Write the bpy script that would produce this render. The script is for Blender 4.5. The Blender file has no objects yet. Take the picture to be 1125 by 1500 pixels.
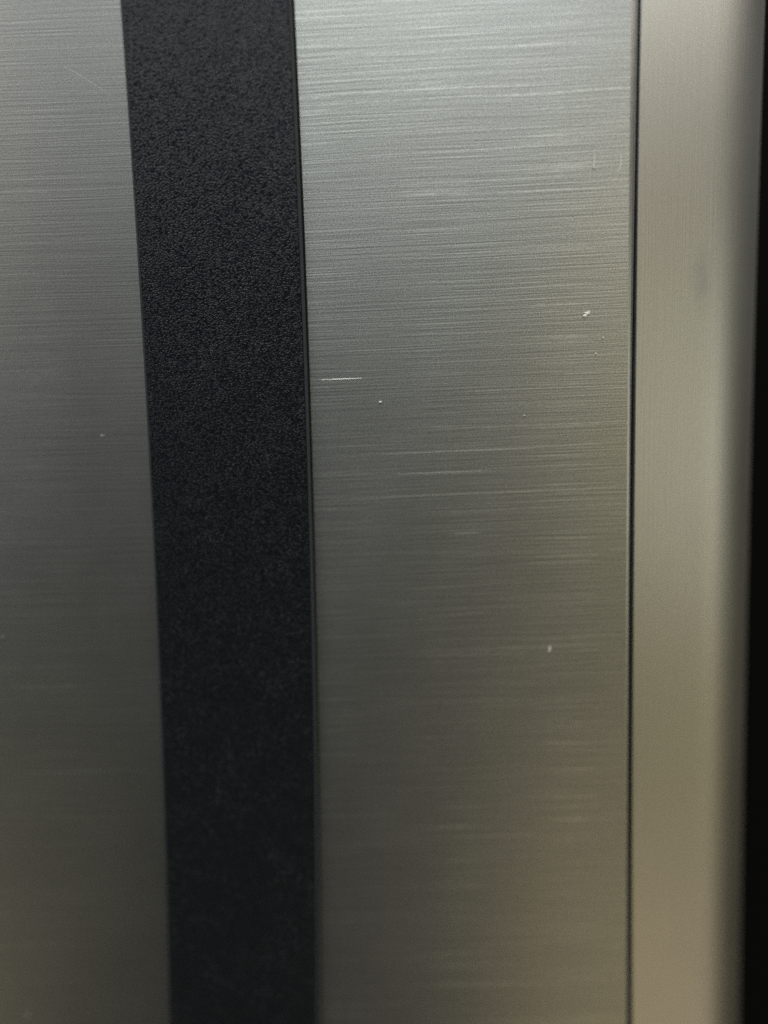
import bpy, bmesh, math, random
from mathutils import Vector, Matrix, noise

MM = 0.001
sc = bpy.context.scene
col = sc.collection

# ------------------------------------------------------------------ camera
cam_d = bpy.data.cameras.new("camera")
cam = bpy.data.objects.new("camera", cam_d)
col.objects.link(cam)
sc.camera = cam
cam_d.sensor_fit = 'VERTICAL'
cam_d.sensor_height = 36.0
cam_d.sensor_width = 27.0
cam_d.lens = 26.0
cam_d.clip_start = 0.002
cam_d.clip_end = 20.0
PITCH, YAW, ROLL = math.radians(6.0), math.radians(-1.5), math.radians(0.9)
fwd = Vector((math.sin(YAW) * math.cos(PITCH), math.cos(YAW) * math.cos(PITCH), -math.sin(PITCH)))
right = fwd.cross(Vector((0, 0, 1))).normalized()
up = right.cross(fwd)
r2 = math.cos(ROLL) * right - math.sin(ROLL) * up
u2 = math.cos(ROLL) * up + math.sin(ROLL) * right
m3 = Matrix((r2, u2, -fwd)).transposed()
cam.matrix_world = Matrix.Translation((0, -80 * MM, 0)) @ m3.to_4x4()
cam_d.dof.use_dof = True
cam_d.dof.focus_distance = 77.8 * MM
cam_d.dof.aperture_fstop = 3.0

# ------------------------------------------------------------------ world and lamps (window light and bounce of a room, plus added lamps)
w = bpy.data.worlds.new("World")
sc.world = w
w.use_nodes = True
bg = w.node_tree.nodes["Background"]
bg.inputs[0].default_value = (0.85, 0.88, 0.80, 1)
bg.inputs[1].default_value = 0.002


# soft lamps fitted to the room, steep ones added to brighten dust: elevation, azimuth (0 = straight in front of the plate), watts, colour
ROOM = [
    (80, 0, 0.948, (1.00, 0.99, 0.90)),  # overhead lamp added to brighten the dust
    (62, -50, 1.317, (1.00, 0.99, 0.96)),
    (62, 0, 3.090, (1.00, 1.00, 0.91)),
    (62, 50, 2.184, (1.00, 0.98, 0.94)),
    (42, -75, 0.846, (0.94, 0.91, 1.00)),
    (42, -50, 1.344, (1.00, 0.92, 0.83)),
    (42, -25, 0.525, (0.81, 0.97, 1.00)),
    (42, 0, 0.981, (0.91, 1.00, 0.97)),
    (42, 25, 0.560, (0.56, 0.78, 1.00)),
    (42, 50, 1.686, (1.00, 0.92, 0.77)),
    (42, 75, 0.516, (1.00, 0.91, 0.92)),
    (20, -50, 0.640, (1.00, 0.93, 0.88)),
    (20, 25, 0.372, (1.00, 0.84, 0.52)),
    (0, -50, 0.330, (0.72, 0.96, 0.96)),
    (0, 25, 0.201, (1.00, 0.90, 0.42)),
    (0, 50, 0.822, (1.00, 0.98, 0.81)),
    (-20, 50, 0.378, (1.00, 0.88, 0.51)),
    (-42, -50, 0.250, (1.00, 0.90, 0.55)),
    (-42, 25, 0.333, (1.00, 0.81, 0.42)),
    (-42, 50, 0.402, (1.00, 0.84, 0.61)),
    (-42, 5, 0.03, (1.00, 0.90, 0.72)),  # lamp added to lift the lower right panel
    (15, 112, 0.09, (0.60, 0.84, 1.00)),  # cool lamp added for the trim's rounded rim
]
for el, az, watts, rgb in ROOM:
    ld = bpy.data.lights.new("window_and_fill_light" if el > 30 else "bounce_and_fill_light", 'AREA')
    ld.shape = 'RECTANGLE'
    ld.size, ld.size_y, ld.energy, ld.color = 0.45, 0.42, watts, rgb
    lo = bpy.data.objects.new(ld.name, ld)
    col.objects.link(lo)
    e, a = math.radians(el), math.radians(az)
    lo.location = (1.1 * math.cos(e) * math.sin(a), -1.1 * math.cos(e) * math.cos(a), 1.1 * math.sin(e))
    lo.rotation_euler = (-lo.location).to_track_quat('-Z', 'Y').to_euler()

sc.view_settings.view_transform = 'Standard'
sc.view_settings.look = 'None'
sc.view_settings.gamma = 1.0
sc.view_settings.exposure = 0.0
sc.view_settings.use_curve_mapping = False
sc.render.film_transparent = False
sc.cycles.use_denoising = False
sc.cycles.max_bounces = 6

# ------------------------------------------------------------------ node helpers


class NT:
    def __init__(self, name):
        self.m = bpy.data.materials.new(name)
        self.m.use_nodes = True
        self.t = self.m.node_tree
        self.b = self.t.nodes["Principled BSDF"]

    def n(self, kind, **kw):
        x = self.t.nodes.new(kind)
        for k, v in kw.items():
            setattr(x, k, v)
        return x

    def l(self, a, b):
        self.t.links.new(a, b)

    def setv(self, sock, v):
        if hasattr(v, 'is_linked'):
            self.l(v, sock)
        else:
            sock.default_value = v

    def math(self, op, a, b=None, c=None):
        x = self.n('ShaderNodeMath', operation=op)
        self.setv(x.inputs[0], a)
        if b is not None:
            self.setv(x.inputs[1], b)
        if c is not None:
            self.setv(x.inputs[2], c)
        return x.outputs[0]

    def noise(self, vec, scale=1.0, detail=2.0, rough=0.5):
        x = self.n('ShaderNodeTexNoise')
        self.l(vec, x.inputs['Vector'])
        x.inputs['Scale'].default_value = scale
        x.inputs['Detail'].default_value = detail
        x.inputs['Roughness'].default_value = rough
        return x.outputs[0]

    def mapping(self, vec, scale=(1, 1, 1), rot=(0, 0, 0), loc=(0, 0, 0)):
        x = self.n('ShaderNodeMapping')
        self.l(vec, x.inputs[0])
        x.inputs['Location'].default_value = loc
        x.inputs['Rotation'].default_value = rot
        x.inputs['Scale'].default_value = scale
        return x.outputs[0]

    def remap(self, v, a, b, c=0.0, d=1.0):
        x = self.n('ShaderNodeMapRange')
        x.clamp = True
        self.l(v, x.inputs[0])
        for i, q in enumerate((a, b, c, d)):
            x.inputs[i + 1].default_value = q
        return x.outputs[0]

    def ramp_color(self, v, c0, c1):
        x = self.n('ShaderNodeMix', data_type='RGBA')
        self.l(v, x.inputs[0])
        x.inputs[6].default_value = (*c0, 1)
        x.inputs[7].default_value = (*c1, 1)
        return x.outputs[2]


def brushed(name, c0, c1, rough, aniso, angle=0.0, vertical=False, seed=0.0, amp=1.0, scratch=1.0, fine=1.0):
    """brushed metal: long hairline grooves along one axis"""
    k = NT(name)
    tc = k.n('ShaderNodeTexCoord')
    v = tc.outputs['Object']
    v = k.mapping(v, rot=(0, math.radians(angle) + (math.pi / 2 if vertical else 0), 0), loc=(seed, 0, seed * 0.7))
    # a very slow waver so that the hairlines are not ruler straight
    wav = k.noise(v, 45.0, 1.0)
    sep = k.n('ShaderNodeSeparateXYZ')
    k.l(v, sep.inputs[0])
    comb = k.n('ShaderNodeCombineXYZ')
    k.l(sep.outputs[0], comb.inputs[0])
    k.l(k.math('MULTIPLY_ADD', k.math('SUBTRACT', wav, 0.5), 0.0004, sep.outputs[2]), comb.inputs[2])
    u = comb.outputs[0]
    fine_n = k.noise(k.mapping(u, scale=(90, 1, 7400)), 1.0, 2.0, 0.6)
    mid = k.noise(k.mapping(u, scale=(38, 1, 4600), loc=(3.1, 0, 7.7)), 1.0, 1.5, 0.5)
    scr = k.noise(k.mapping(u, scale=(24, 1, 3200), loc=(9.2, 0, 4.4)), 1.0, 0.0)
    scr = k.remap(scr, 0.67, 0.80)
    scr2 = k.noise(k.mapping(u, scale=(75, 1, 6800), loc=(5.2, 0, 1.4)), 1.0, 0.0)
    scr2 = k.remap(scr2, 0.62, 0.76)
    fine_d = k.math('SUBTRACT', fine_n, k.noise(k.mapping(u, scale=(90, 1, 7400), loc=(0, 0, 0.6)), 1.0, 2.0, 0.6))
    mid_d = k.math('SUBTRACT', mid, k.noise(k.mapping(u, scale=(38, 1, 4600), loc=(3.1, 0, 8.2)), 1.0, 1.5, 0.5))
    breaks = k.remap(k.noise(k.mapping(u, scale=(900, 1, 2500)), 1.0, 1.0), 0.35, 0.6, 0.35, 1.0)
    scr = k.math('MULTIPLY', scr, breaks)
    scr2 = k.math('MULTIPLY', scr2, breaks)
    grit = k.noise(v, 7000.0, 1.0)
    h = k.math('MULTIPLY', fine_n, 0.36 * fine)
    h = k.math('MULTIPLY_ADD', mid, 0.26, h)
    h = k.math('MULTIPLY_ADD', grit, 0.20 * fine, h)
    h = k.math('MULTIPLY_ADD', scr, -0.28 * scratch, h)
    bump = k.n('ShaderNodeBump')
    bump.inputs['Strength'].default_value = 1.0
    bump.inputs['Distance'].default_value = 1.3e-5 * amp
    k.l(h, bump.inputs['Height'])
    k.l(bump.outputs[0], k.b.inputs['Normal'])
    cv = k.math('MULTIPLY_ADD', fine_d, 1.45, 0.385)
    cv = k.math('MULTIPLY_ADD', mid_d, 0.75, cv)
    cv = k.math('MULTIPLY_ADD', k.math('SUBTRACT', grit, 0.5), 1.7 * fine, cv)
    cv = k.math('MULTIPLY_ADD', scr, 0.46 * scratch, cv)
    cv = k.math('MULTIPLY_ADD', scr2, 0.55 * scratch, cv)
    cl = k.n('ShaderNodeClamp')
    k.l(cv, cl.inputs[0])
    k.l(k.ramp_color(cl.outputs[0], c0, c1), k.b.inputs['Base Color'])
    k.b.inputs['Metallic'].default_value = 1.0
    smudge = k.noise(tc.outputs['Object'], 95.0, 3.0, 0.6)
    k.l(k.math('MULTIPLY_ADD', k.math('SUBTRACT', smudge, 0.5), 0.045, rough), k.b.inputs['Roughness'])
    k.b.inputs['Anisotropic'].default_value = aniso
    tg = k.n('ShaderNodeTangent', direction_type='UV_MAP')
    tg.uv_map = "UVMap"
    k.l(tg.outputs[0], k.b.inputs['Tangent'])
    return k.m


def plain(name, color, rough, metallic=0.0, spec=0.5, bump_scale=None, bump_d=1e-5):
    k = NT(name)
    tc = k.n('ShaderNodeTexCoord')
    v = k.noise(tc.outputs['Object'], bump_scale or 900.0, 2.0)
    k.l(k.ramp_color(v, tuple(c * 0.82 for c in color), tuple(min(1, c * 1.15) for c in color)), k.b.inputs['Base Color'])
    k.b.inputs['Roughness'].default_value = rough
    k.b.inputs['Metallic'].default_value = metallic
    k.b.inputs['Specular IOR Level'].default_value = spec
    if bump_scale:
        b = k.n('ShaderNodeBump')
        b.inputs['Strength'].default_value = 1.0
        b.inputs['Distance'].default_value = bump_d
        k.l(v, b.inputs['Height'])
        k.l(b.outputs[0], k.b.inputs['Normal'])
    return k.m


def grained_plastic(name):
    """black moulded plastic with a fine leather-like grain"""
    k = NT(name)
    tc = k.n('ShaderNodeTexCoord')
    v = tc.outputs['Object']
    warp = k.n('ShaderNodeTexNoise')
    k.l(v, warp.inputs['Vector'])
    warp.inputs['Scale'].default_value = 1800.0
    vv = k.n('ShaderNodeVectorMath', operation='MULTIPLY_ADD')
    k.l(warp.outputs['Color'], vv.inputs[0])
    vv.inputs[1].default_value = (0.00006,) * 3
    k.l(v, vv.inputs[2])
    vo = k.n('ShaderNodeTexVoronoi', feature='SMOOTH_F1')
    k.l(vv.outputs[0], vo.inputs['Vector'])
    vo.inputs['Scale'].default_value = 5300.0
    vo.inputs['Smoothness'].default_value = 0.25
    cells = k.n('ShaderNodeMapRange', interpolation_type='SMOOTHSTEP')
    k.l(vo.outputs['Distance'], cells.inputs[0])
    for i, q in enumerate((0.78, 0.0, 0.0, 1.0)):
        cells.inputs[i + 1].default_value = q
    cells = cells.outputs[0]
    fine = k.noise(v, 6000.0, 1.0)
    big = k.noise(v, 420.0, 2.0)
    rnd = k.n('ShaderNodeSeparateColor')
    k.l(vo.outputs['Color'], rnd.inputs[0])
    h = k.math('MULTIPLY', cells, k.math('MULTIPLY_ADD', rnd.outputs[0], 0.5, 0.5))
    h = k.math('MULTIPLY_ADD', fine, 0.08, h)
    b = k.n('ShaderNodeBump')
    b.inputs['Strength'].default_value = 1.0
    b.inputs['Distance'].default_value = 5.6e-5
    k.l(h, b.inputs['Height'])
    k.l(b.outputs[0], k.b.inputs['Normal'])
    # glints painted as pale cells on some of the grain, stronger in patches
    dust = k.math('MULTIPLY', k.remap(rnd.outputs[2], 0.80, 0.92), k.remap(k.noise(v, 260.0, 2.0), 0.40, 0.62, 0.25, 1.0))
    k.l(k.ramp_color(dust, (0.0084, 0.0100, 0.0134), (0.034, 0.038, 0.045)), k.b.inputs['Base Color'])
    k.l(k.math('MULTIPLY_ADD', rnd.outputs[1], 0.22, k.math('MULTIPLY_ADD', big, 0.12, 0.04)), k.b.inputs['Roughness'])
    k.b.inputs['Specular IOR Level'].default_value = 0.31
    k.b.inputs['Specular Tint'].default_value = (0.88, 0.93, 1.0, 1)
    return k.m


M_left = brushed("brushed steel left", (0.34, 0.342, 0.336), (0.62, 0.62, 0.605), 0.36, 0.62, angle=0.6, seed=0.31, amp=0.8, scratch=0.6, fine=0.8)
M_right = brushed("brushed steel right", (0.335, 0.337, 0.33), (0.74, 0.745, 0.73), 0.36, 0.62, angle=1.6, seed=0.0)
M_trim = brushed("satin trim metal", (0.50, 0.495, 0.475), (0.62, 0.61, 0.585), 0.42, 0.45, vertical=True, seed=0.57, amp=0.12, scratch=0.05, fine=0.5)


def add_smear(mat, cx, cz, rx, rz, dark):
    """a greasy finger mark: one soft dull patch on the metal (centre and radii in mm)"""
    nt = mat.node_tree
    bsdf = nt.nodes["Principled BSDF"]
    src = bsdf.inputs['Base Color'].links[0].from_socket
    tc = nt.nodes.new('ShaderNodeTexCoord')
    mp = nt.nodes.new('ShaderNodeMapping')
    mp.inputs['Location'].default_value = (-cx / rx, 0, -cz / rz)
    mp.inputs['Scale'].default_value = (1000 / rx, 0, 1000 / rz)
    nt.links.new(tc.outputs['Object'], mp.inputs[0])
    gr = nt.nodes.new('ShaderNodeTexGradient')
    gr.gradient_type = 'SPHERICAL'
    nt.links.new(mp.outputs[0], gr.inputs[0])
    ns = nt.nodes.new('ShaderNodeTexNoise')
    ns.inputs['Scale'].default_value = 700.0
    nt.links.new(tc.outputs['Object'], ns.inputs['Vector'])
    mu = nt.nodes.new('ShaderNodeMath')
    mu.operation = 'MULTIPLY'
    nt.links.new(gr.outputs['Fac'], mu.inputs[0])
    nt.links.new(ns.outputs[0], mu.inputs[1])
    mx = nt.nodes.new('ShaderNodeMix')
    mx.data_type = 'RGBA'
    nt.links.new(mu.outputs[0], mx.inputs[0])
    nt.links.new(src, mx.inputs[6])
    mx.inputs[7].default_value = (*dark, 1)
    nt.links.new(mx.outputs[2], bsdf.inputs['Base Color'])


add_smear(M_trim, 31.9, 15.6, 1.5, 4.2, (0.37, 0.382, 0.40))
M_bevel = plain("rounded steel edge", (0.42, 0.43, 0.43), 0.34, 1.0)
M_plastic = grained_plastic("grained black plastic")
M_bead = plain("smooth black plastic", (0.036, 0.043, 0.053), 0.5, 0.0, 0.22)
M_black = plain("black inner metal", (0.006, 0.006, 0.006), 0.7, 0.0, 0.2)
M_hair = plain("bright hairline", (0.70, 0.70, 0.68), 0.36, 1.0)
M_backdrop = plain("black surroundings", (0.004, 0.004, 0.0042), 0.9, 0.0, 0.05)
M_dust = plain("pale dust", (0.93, 0.93, 0.89), 0.9, 0.0, 0.2)
M_dust_dim = plain("grey dust", (0.62, 0.61, 0.56), 0.9, 0.0, 0.2)
M_dust_faint = plain("faint dust", (0.22, 0.21, 0.18), 0.9, 0.0, 0.2)
M_scratch = plain("bright scratched steel", (0.55, 0.55, 0.54), 0.5, 1.0)

# ------------------------------------------------------------------ geometry helpers (all sizes in mm, plate plane y = 0, front = -y)
Z0, Z1, ROWS = -95.0, 68.0, 64


def link(name, me, mat, parent=None):
    o = bpy.data.objects.new(name, me)
    col.objects.link(o)
    me.materials.append(mat)
    if parent:
        o.parent = parent
        o.matrix_parent_inverse = parent.matrix_world.inverted()
    return o


def loft(name, profile, mat, parent=None, u_across=True, smooth=True, rows=ROWS, caps=True, z0=Z0, z1=Z1):
    """sweep a profile (list of x, y in mm, a function of height z) up the appliance"""
    verts, faces = [], []
    n = len(profile(0.0))
    for i in range(rows + 1):
        z = z0 + (z1 - z0) * i / rows
        for x, y in profile(z):
            verts.append((x * MM, y * MM, z * MM))
    for i in range(rows):
        for j in range(n - 1):
            a = i * n + j
            faces.append((a, a + 1, a + n + 1, a + n))
        a = i * n
        faces.append((a + n - 1, a, a + n, a + 2 * n - 1))
    if caps:
        faces.append(tuple(range(n - 1, -1, -1)))
        faces.append(tuple(rows * n + j for j in range(n)))
    me = bpy.data.meshes.new(name)
    me.from_pydata(verts, [], faces)
    bm = bmesh.new()
    bm.from_mesh(me)
    bmesh.ops.recalc_face_normals(bm, faces=bm.faces)
    bm.to_mesh(me)
    bm.free()
    uv = me.uv_layers.new(name="UVMap")
    for lp in me.loops:
        c = me.vertices[lp.vertex_index].co
        uv.data[lp.index].uv = (c.z * 5, (c.x + c.y) * 5) if u_across else ((c.x + c.y) * 5, c.z * 5)
    if smooth:
        for p in me.polygons:
            p.use_smooth = len(p.vertices) == 4
        me.set_sharp_from_angle(angle=math.radians(28))
    return link(name, me, mat, parent)


def arc(cx, cy, r, a0, a1, n):
    return [(cx + r * math.cos(math.radians(a0 + (a1 - a0) * i / n)), cy + r * math.sin(math.radians(a0 + (a1 - a0) * i / n))) for i in range(n + 1)]


def strip_left(z): return -27.24 - 3.6e-3 * z - 2.60e-4 * z * z
def strip_right(z): return -9.75 - 5.6e-3 * z - 2.19e-4 * z * z
def panel_right(z): return 23.977 - 1.207e-2 * z + 6.58e-5 * z * z
def seam_right(z): return 24.812 - 8.18e-3 * z + 9.33e-5 * z * z


def empty(name, loc, label, cat):
    o = bpy.data.objects.new(name, None)
    col.objects.link(o)
    o.location = loc
    o.empty_display_size = 0.01
    o["label"] = label
    o["category"] = cat
    bpy.context.view_layer.update()
    return o


# ------------------------------------------------------------------ setting
def backdrop_profile(z):
    return [(-140, 40), (160, 40), (160, 42), (-140, 42)]


bk = loft("backdrop", backdrop_profile, M_backdrop, rows=1, smooth=False, z0=-160, z1=140)
bk["kind"] = "structure"

# ------------------------------------------------------------------ the appliance front
front = empty("appliance_front", (0, 0, Z0 * MM),
              "brushed steel appliance front with a black grained plastic strip between its two panels", "appliance")

STRIP_TOP = -1.15

pl = loft("front_panel", lambda z: [(-90, 0), (strip_left(z) + 1.5, 0), (strip_left(z) + 1.5, 1.2), (-90, 1.2)], M_left, front)
pl["label"] = "darker brushed steel panel left of the black strip"

def right_panel(z):
    e = panel_right(z)
    return [(strip_right(z) - 1.5, 0), (e, 0), (e, 1.2), (strip_right(z) - 1.5, 1.2)]


pr = loft("front_panel", right_panel, M_right, front)
pr["label"] = "brushed steel panel right of the black strip"


def rolled_edge(z):
    e = panel_right(z) + 0.004
    r = seam_right(z) - e - (0.34 - 0.0024 * z)
    # gentle chamfer with softened corners, then straight back into the seam
    pts = [(e, 0.003), (e + 0.07 * r, 0.012 * r), (e + 0.15 * r, 0.04 * r), (e + 0.50 * r, 0.165 * r), (e + 0.93 * r, 0.345 * r), (e + 0.985 * r, 0.41 * r), (e + r, 0.55 * r)]
    pts += [(e + r, 4.0), (e, 4.0)]
    return pts


re_ = loft("rolled_edge", rolled_edge, M_bevel, pr)

inner = loft("inner_frame", lambda z: [(-60, 5.0), (30, 5.0), (30, 7.0), (-60, 7.0)], M_black, front, rows=1, smooth=False)


def strip_body(z):
    a, b = strip_left(z), strip_right(z)
    t = STRIP_TOP
    pts = [(a + 0.02, -0.002)]
    pts += [(a + 0.02, t + 0.35)]
    pts += arc(a + 0.27, t + 0.35, 0.25, 180, 270, 5)[1:]
    # flat grained face, in several columns
    for i in range(1, 8):
        pts.append((a + 0.27 + (b - 0.62 - a - 0.27) * i / 8, t + 0.10))
    pts += [(b - 0.54, t + 0.10), (b - 0.52, t + 0.22), (b - 0.30, t + 0.22), (b - 0.30, -0.002)]
    return pts


st = loft("divider_strip", strip_body, M_plastic, front)
st["label"] = "black plastic strip with a fine leather-like grain"


def bead_right(z):
    b = strip_right(z) - 0.20
    t = STRIP_TOP
    pts = [(b - 0.30, t + 0.26)]
    pts += arc(b - 0.15, t + 0.13, 0.145, 180, 360, 10)
    pts += [(b + 0.0, -0.25), (b - 0.09, -0.25), (b - 0.09, t + 0.26)]
    return pts


loft("edge_bead", bead_right, M_bead, st)


def bead_left(z):
    a = strip_left(z)
    t = STRIP_TOP
    pts = [(a - 0.01, -0.004)] + arc(a + 0.10, t + 0.16, 0.11, 180, 360, 8) + [(a + 0.21, t + 0.34), (a + 0.015, t + 0.36), (a + 0.015, -0.004)]
    return pts


loft("edge_bead", bead_left, M_bead, st)


def strip_wall_shade(z):
    b = strip_right(z)
    return [(b - 0.285, -0.004), (b - 0.285, -0.20), (b - 0.03, -0.20), (b, -0.17), (b, -0.004)]


loft("strip_wall_shade", strip_wall_shade, M_black, st)  # black ledge added to stand in for the strip wall's shade

# ------------------------------------------------------------------ side trim beyond the seam
SL = math.radians(9)
TW = 8.0
R_T = 10.0


def trim(z):
    s = seam_right(z)
    y0 = 0.10
    pts = [(s, 6.0), (s, y0 + 0.12)]
    pts += [(s + 0.035, y0 + 0.035), (s + 0.12, y0)]
    n = 10
    for i in range(1, n + 1):
        d = TW * i / n
        pts.append((s + 0.12 + d * math.cos(SL), y0 + d * math.sin(SL)))
    cx = pts[-1][0] + R_T * math.sin(SL)
    cxr = pts[-1][0] - R_T * math.sin(SL)
    x0, yy0 = pts[-1]
    cx, cy = x0 - R_T * math.sin(SL), yy0 + R_T * math.cos(SL)
    a0 = -90 + math.degrees(SL)
    pts += arc(cx, cy, R_T, a0, 12, 16)[1:]
    xe, ye = pts[-1]
    pts += [(xe - 2.0, ye + 9.0), (s, ye + 9.0)]
    return pts


tr = loft("side_trim", trim, M_trim, None, u_across=False)
tr["label"] = "narrow satin metal side trim with a rounded outer edge, right of the dark seam"
tr["category"] = "trim"

# ------------------------------------------------------------------ scratches on the panels


def sliver(name, pts, width, mat, parent, y=-0.0025, height=0.006, skew=0.0):
    """a thin burr: tapered ridge along a polyline, points (x, z) in mm"""
    verts, faces = [], []
    n = len(pts)
    for i, (x, z) in enumerate(pts):
        p0 = Vector(pts[max(0, i - 1)])
        p1 = Vector(pts[min(n - 1, i + 1)])
        d = (p1 - p0).normalized()
        nx, nz = -d.y, d.x
        tp = 0.15 + abs(math.sin(math.pi * i / (n - 1))) ** 0.6 * 0.85
        wd = width * 0.5 * tp
        hh = height * tp
        verts += [((x - nx * wd) * MM, y * MM, (z - nz * wd) * MM), ((x - nx * wd * skew) * MM, (y - hh) * MM, (z - nz * wd * skew) * MM), ((x + nx * wd) * MM, y * MM, (z + nz * wd) * MM)]
    for i in range(n - 1):
        for j in range(2):
            a = i * 3 + j
            faces.append((a, a + 3, a + 4, a + 1))
        a = i * 3
        faces.append((a, a + 2, a + 5, a + 3))
    faces += [(0, 1, 2), ((n - 1) * 3, (n - 1) * 3 + 2, (n - 1) * 3 + 1)]
    me = bpy.data.meshes.new(name)
    me.from_pydata(verts, [], faces)
    bm = bmesh.new()
    bm.from_mesh(me)
    bmesh.ops.recalc_face_normals(bm, faces=bm.faces)
    bm.to_mesh(me)
    bm.free()
    return link(name, me, mat, parent)


def seg(x0, z0, x1, z1, n=8, wob=0.02, bow=0.0, seed=0):
    rd = random.Random(seed)
    out = []
    for i in range(n + 1):
        t = i / n
        out.append((x0 + (x1 - x0) * t, z0 + (z1 - z0) * t + rd.uniform(-wob, wob) + bow * math.sin(math.pi * t)))
    return out


HAIRLINES = [
    (-8.0, -6.95, 23.8, -6.09, 0.075, 'r'), (-2.49, -2.14, 14.7, -1.69, 0.07, 'r'), (-1.2, -4.3, 9.6, -4.05, 0.06, 'r'),
    (5.2, -10.9, 8.5, -10.8, 0.06, 'r'), (2.6, -20.2, 9.7, -19.5, 0.07, 'r'), (-2.2, -32.3, 13.5, -31.8, 0.06, 'r'),
    (-43.5, -37.9, -29.6, -37.5, 0.05, 'l'), (-8.8, 5.9, -4.2, 6.0, 0.028, 'r'), (0.3, -42.0, 7.2, -41.4, 0.06, 'r'),
]
sliver("scratch", seg(-34.5, 38.35, -29.6, 35.2, 10, 0.015, 0.12, 1), 0.04, M_scratch, pl, height=0.003)

for i, (x0, z0, x1, z1, wd, par) in enumerate(HAIRLINES):
    sliver("scratch", seg(x0, z0, x1, z1, 14, 0.012, 0.0, 20 + i), wd * 1.3, M_hair, pl if par == 'l' else pr, height=0.0145, skew=0.75)

# ------------------------------------------------------------------ dust lying on the panels


def flake(name, x, z, rx, rz, h, rot, mat, label, seed, lobes=0.35, y=0.0):
    bm = bmesh.new()
    bmesh.ops.create_icosphere(bm, subdivisions=2, radius=1.0)
    ca, sa = math.cos(rot), math.sin(rot)
    for v in bm.verts:
        d = 1 + lobes * (noise.noise(v.co * 1.7 + Vector((seed * 3.1, seed, 0))) * 2)
        p = v.co * d
        X, Zz = p.x * rx, p.z * rz
        v.co = Vector(((X * ca - Zz * sa) * MM, p.y * h * MM, (X * sa + Zz * ca) * MM))
    me = bpy.data.meshes.new(name)
    bm.to_mesh(me)
    bm.free()
    o = link(name, me, mat)
    o.location = (x * MM, (y - h * 0.8) * MM, z * MM)
    o["label"] = label
    o["category"] = "dust"
    o["group"] = "dust on the appliance front"
    return o


def fibre(name, pts, r, mat, label):
    cu = []
    verts, faces = [], []
    n, k = len(pts), 6
    for i, (x, z) in enumerate(pts):
        p0, p1 = Vector(pts[max(0, i - 1)]), Vector(pts[min(n - 1, i + 1)])
        d = (p1 - p0).normalized()
        rr = r * (0.55 + 0.45 * math.sin(math.pi * (i + 0.5) / n))
        for j in range(k):
            a = 2 * math.pi * j / k
            verts.append(((x - d.y * math.cos(a) * rr) * MM, (-rr * 0.9 + math.sin(a) * rr) * MM, (z + d.x * math.cos(a) * rr) * MM))
    for i in range(n - 1):
        for j in range(k):
            a, b = i * k + j, i * k + (j + 1) % k
            faces.append((a, b, b + k, a + k))
    faces += [tuple(range(k)), tuple((n - 1) * k + j for j in range(k))]
    me = bpy.data.meshes.new(name)
    me.from_pydata(verts, [], faces)
    bm = bmesh.new()
    bm.from_mesh(me)
    bmesh.ops.recalc_face_normals(bm, faces=bm.faces)
    bm.to_mesh(me)
    bm.free()
    o = link(name, me, mat)
    o["label"] = label
    o["category"] = "fibre"
    o["group"] = "dust on the appliance front"
    return o


# the large flake is two lobes grown together
def big_flake():
    bm = bmesh.new()
    for (cx, cz, rx, rz, s) in ((-0.20, -0.14, 0.24, 0.15, 1), (0.10, 0.02, 0.28, 0.17, 2), (0.27, 0.14, 0.14, 0.10, 3), (-0.08, 0.15, 0.15, 0.10, 4)):
        r = bmesh.ops.create_icosphere(bm, subdivisions=2, radius=1.0)
        for v in r['verts']:
            d = 1 + 0.5 * noise.noise(v.co * 1.9 + Vector((s * 2.3, 0, s)))
            p = v.co * d
            v.co = Vector(((cx + p.x * rx) * MM, p.y * 0.09 * MM, (cz + p.z * rz) * MM))
    me = bpy.data.meshes.new("dust_flake")
    bm.to_mesh(me)
    bm.free()
    o = link("dust_flake", me, M_dust)
    o.location = (19.52 * MM, -0.07 * MM, 12.24 * MM)
    o.rotation_euler = (0, math.radians(-14), 0)
    o["label"] = "large white dust flake on the right steel panel, the brightest of all specks"
    o["category"] = "dust"
    o["group"] = "dust on the appliance front"


big_flake()
fibre("lint_fibre", [(20.12, 28.5), (20.10, 28.0), (20.12, 27.5), (20.05, 27.1), (20.0, 26.95), (20.25, 26.88), (20.45, 26.98)], 0.055, M_dust,
      "tiny hooked pale fibre on the right panel, farther from the seam of the two fibres")
fibre("lint_fibre", [(22.85, 28.3), (22.84, 27.7), (22.80, 27.1), (22.70, 26.75), (22.5, 26.45)], 0.05, M_dust,
      "tiny curved pale fibre on the right panel beside its rolled edge")
flake("dust_speck", -2.31, 3.44, 0.13, 0.11, 0.08, 0.2, M_dust, "small white round speck on the right panel near the black strip", 2)
flake("dust_speck", 13.06, 1.74, 0.11, 0.08, 0.06, 0.1, M_dust_dim, "faint speck on the right panel below the large white flake and left of it", 3)
flake("dust_speck", 21.27, 9.74, 0.12, 0.12, 0.06, 0.4, M_dust_dim, "upper of the two dim specks just below the large white flake", 4)
flake("dust_speck", 20.55, 8.1, 0.12, 0.11, 0.06, 0.9, M_dust_dim, "lower of the two dim specks just below the large white flake", 5)
flake("dust_speck", 15.94, -23.85, 0.14, 0.30, 0.07, -0.1, M_dust_dim, "blurred pale upright speck low on the right panel", 6)
flake("dust_speck", -32.57, 0.34, 0.20, 0.06, 0.04, 0.0, M_dust_dim, "small flat pale speck on the left panel near the black strip", 7)
flake("dust_speck", -45.25, -67.94, 0.22, 0.22, 0.08, 0.0, M_dust_faint, "blurred speck at the bottom left corner of the left panel", 8)
flake("dust_speck", -45.1, -21.95, 0.14, 0.16, 0.08, 0.0, M_dust_faint, "blurred speck at the left border of the photo on the left panel", 9)
